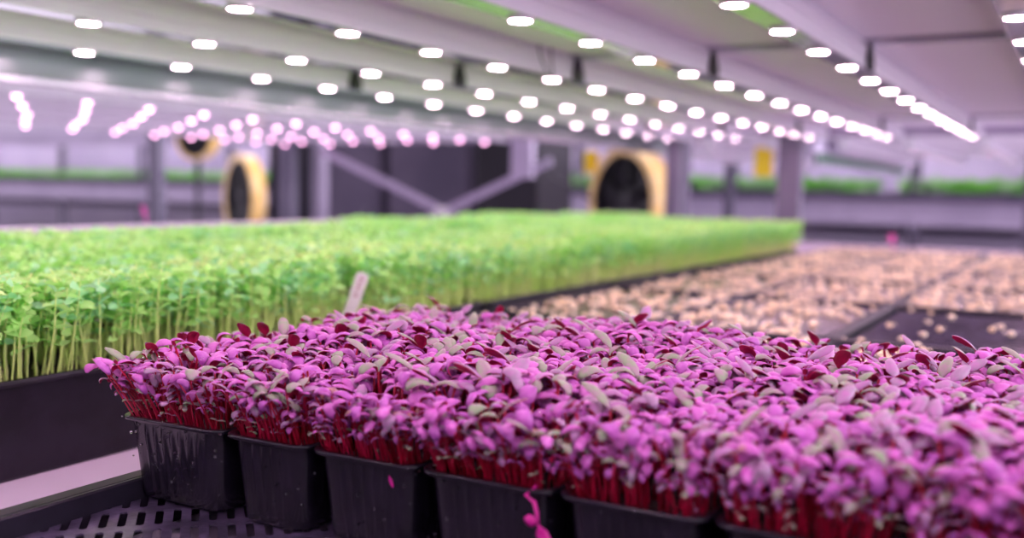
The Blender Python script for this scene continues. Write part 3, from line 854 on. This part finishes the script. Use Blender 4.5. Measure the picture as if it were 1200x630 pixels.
fan((c1.x, c1.y, c1.z), hd+PI-math.radians(53), .315, .13, 'yellow-rimmed drum fan at the middle right, dark inside')
c2 = atX(280, 232, 5.2); hd = math.atan2(c2.y, c2.x)
fan((c2.x, c2.y, c2.z), hd+PI-math.radians(71), .30, .085, 'yellow-rimmed drum fan at the left, seen almost edge on')
c3 = atX(228, 160, 7.0); hd = math.atan2(c3.y, c3.x)
fan((c3.x, c3.y, c3.z), hd+PI-math.radians(40), .22, .10, 'small yellow drum fan high at the far left, half hidden by the lamps')

# ------------------------------------------------------------------ cabinets
def cabinet(pl, pr, X, depth, top, m_, label, louvres=False):
    y1 = atX(pl, 210, X).y; y0 = atX(pr, 210, X).y
    root = empty('equipment_cabinet', (X+depth/2, (y0+y1)/2, -1.2)); tag(root, label, 'cabinet')
    part(MB().bbox(X, X+depth, y0, y1, -1.2, top, .008), 'cabinet_body', m_, root)
    b = MB(); b.bbox(X-.012, X, y0+.03, y1-.03, -1.15, top-.03, .004); part(b, 'door', m_, root)
    b = MB(); b.bbox(X-.045, X-.012, y0+.07, y0+.085, -.3, -.15, .003); part(b, 'handle', M['galv'], root)
cabinet(455, 555, 5.9, .5, .75, M['cab'], 'tall grey-purple cabinet behind the middle of the crossed braces')
cabinet(557, 630, 5.7, .5, .75, M['dark'], 'tall black cabinet right of the crossed braces')
cabinet(384, 444, 5.9, .5, .75, M['cab'], 'narrow grey cabinet left of the black gap')
cabinet(440, 458, 6.45, .3, .75, M['dark'], 'dark panel added as the shade in the gap between the grey cabinets')  # no real cabinet: dark filler standing in for shade in the deep gap
b = MB(); yq = atX(368, 210, 5.6).y; b.bbox(5.6, 5.68, yq-.07, yq+.07, -1.2, 1.0, .006)
tag(b.build('support_column', M['brace']), 'pale lilac column left of the grey cabinets', 'column')
b = MB(); yq = atX(308+22, 210, 5.35).y; b.bbox(5.35, 5.55, yq-.10, yq+.12, -1.2, .8, .008)
tag(b.build('support_column', M['dark']), 'dark upright just right of the left fan', 'column')
b = MB(); yq = atX(795, 210, 5.2).y; b.bbox(5.2, 5.26, yq-.05, yq+.05, -1.2, .8, .008)
tag(b.build('support_column', M['cab']), 'slim grey upright just right of the middle fan', 'column')

# ------------------------------------------------------------------ yellow sticky cards
def card(px_, py_, X, w, h, label):
    p = atX(px_, py_, X); r = empty('sticky_trap', (p.x, p.y, p.z+h/2), YAW+(PI/2)); tag(r, label, 'insect trap', 'yellow insect cards')
    b = MB(); b.bbox(-w/2, w/2, -.002, .002, -h, 0, .0005); b.build('card', M['yellow'], r)
    b = MB(); b.tube([(0, 0, 0), (0, 0, .25)], .0015, 5); b.build('hanging_string', M['rubber'], r)
card(693, 190, 5.7, .085, .135, 'yellow insect card hanging left of the middle fan')
card(895, 190, 5.8, .105, .165, 'yellow insect card hanging left of the far grey post')

# ------------------------------------------------------------------ distant greens
gv = []
rg = random.Random(9)
for k in range(6):
    m_ = MB()
    for j in range(16):
        pea_leaf(m_, (rg.uniform(-.05, .05), rg.uniform(-.05, .05), rg.uniform(.0, .07)), rg.uniform(0, 6.3), rg.uniform(.2, 1.2), rg.uniform(.04, .07), rg.uniform(.03, .045), rg.uniform(-1, 1), 0)
    gv.append(m_)
ys = np.arange(-1.4, 15.9, .055); G = []
for x in (XF+.06, XF+.14, XF+.24, XF+.36):
    for y in ys:
        if math.sin(y*3.1)+math.sin(y*1.3+x) > -1.9: G.append((x+nr.uniform(-.03, .03), y+nr.uniform(-.02, .02)))
G = np.array(G); n = len(G)
o = scatter_mesh('leafy_greens', gv, nr.randint(0, 6, n), trs(G[:, 0], G[:, 1], np.full(n, .045), nr.uniform(0, 6.3, n), nr.uniform(.85, 1.25, n)), [M['greens']])
tag(o, 'long blurred band of leafy greens on the distant rack', 'plants', kind='stuff')

# ------------------------------------------------------------------ world and view
w_ = bpy.data.worlds.new('room_light'); bpy.context.scene.world = w_; w_.use_nodes = True
bg = w_.node_tree.nodes['Background']; bg.inputs[0].default_value = (.88, .79, .92, 1); bg.inputs[1].default_value = 2.0
nt = w_.node_tree
tc = nt.nodes.new('ShaderNodeTexCoord'); sx = nt.nodes.new('ShaderNodeSeparateXYZ'); mr = nt.nodes.new('ShaderNodeMapRange')
mr.interpolation_type = 'SMOOTHSTEP'
mr.inputs['From Min'].default_value = -.75; mr.inputs['From Max'].default_value = .15
mr.inputs['To Min'].default_value = .05; mr.inputs['To Max'].default_value = 2.05
nt.links.new(tc.outputs['Generated'], sx.inputs[0]); nt.links.new(sx.outputs['X'], mr.inputs['Value']); m2 = nt.nodes.new('ShaderNodeMapRange'); m2.interpolation_type = 'SMOOTHSTEP'
m2.inputs['From Min'].default_value = .1; m2.inputs['From Max'].default_value = -.8
m2.inputs['To Min'].default_value = 1.; m2.inputs['To Max'].default_value = 1.9
mm = nt.nodes.new('ShaderNodeMath'); mm.operation = 'MULTIPLY'
nt.links.new(sx.outputs['Y'], m2.inputs['Value']); nt.links.new(mr.outputs[0], mm.inputs[0]); nt.links.new(m2.outputs[0], mm.inputs[1])
nt.links.new(mm.outputs[0], bg.inputs[1])
vs_ = bpy.context.scene.view_settings
vs_.view_transform = 'Standard'; vs_.look = 'None'; vs_.gamma = 1; vs_.use_curve_mapping = False; vs_.exposure = .85
cy = bpy.context.scene.cycles
cy.use_denoising = True; cy.sample_clamp_indirect = 8; cy.max_bounces = 8; cy.use_light_tree = True
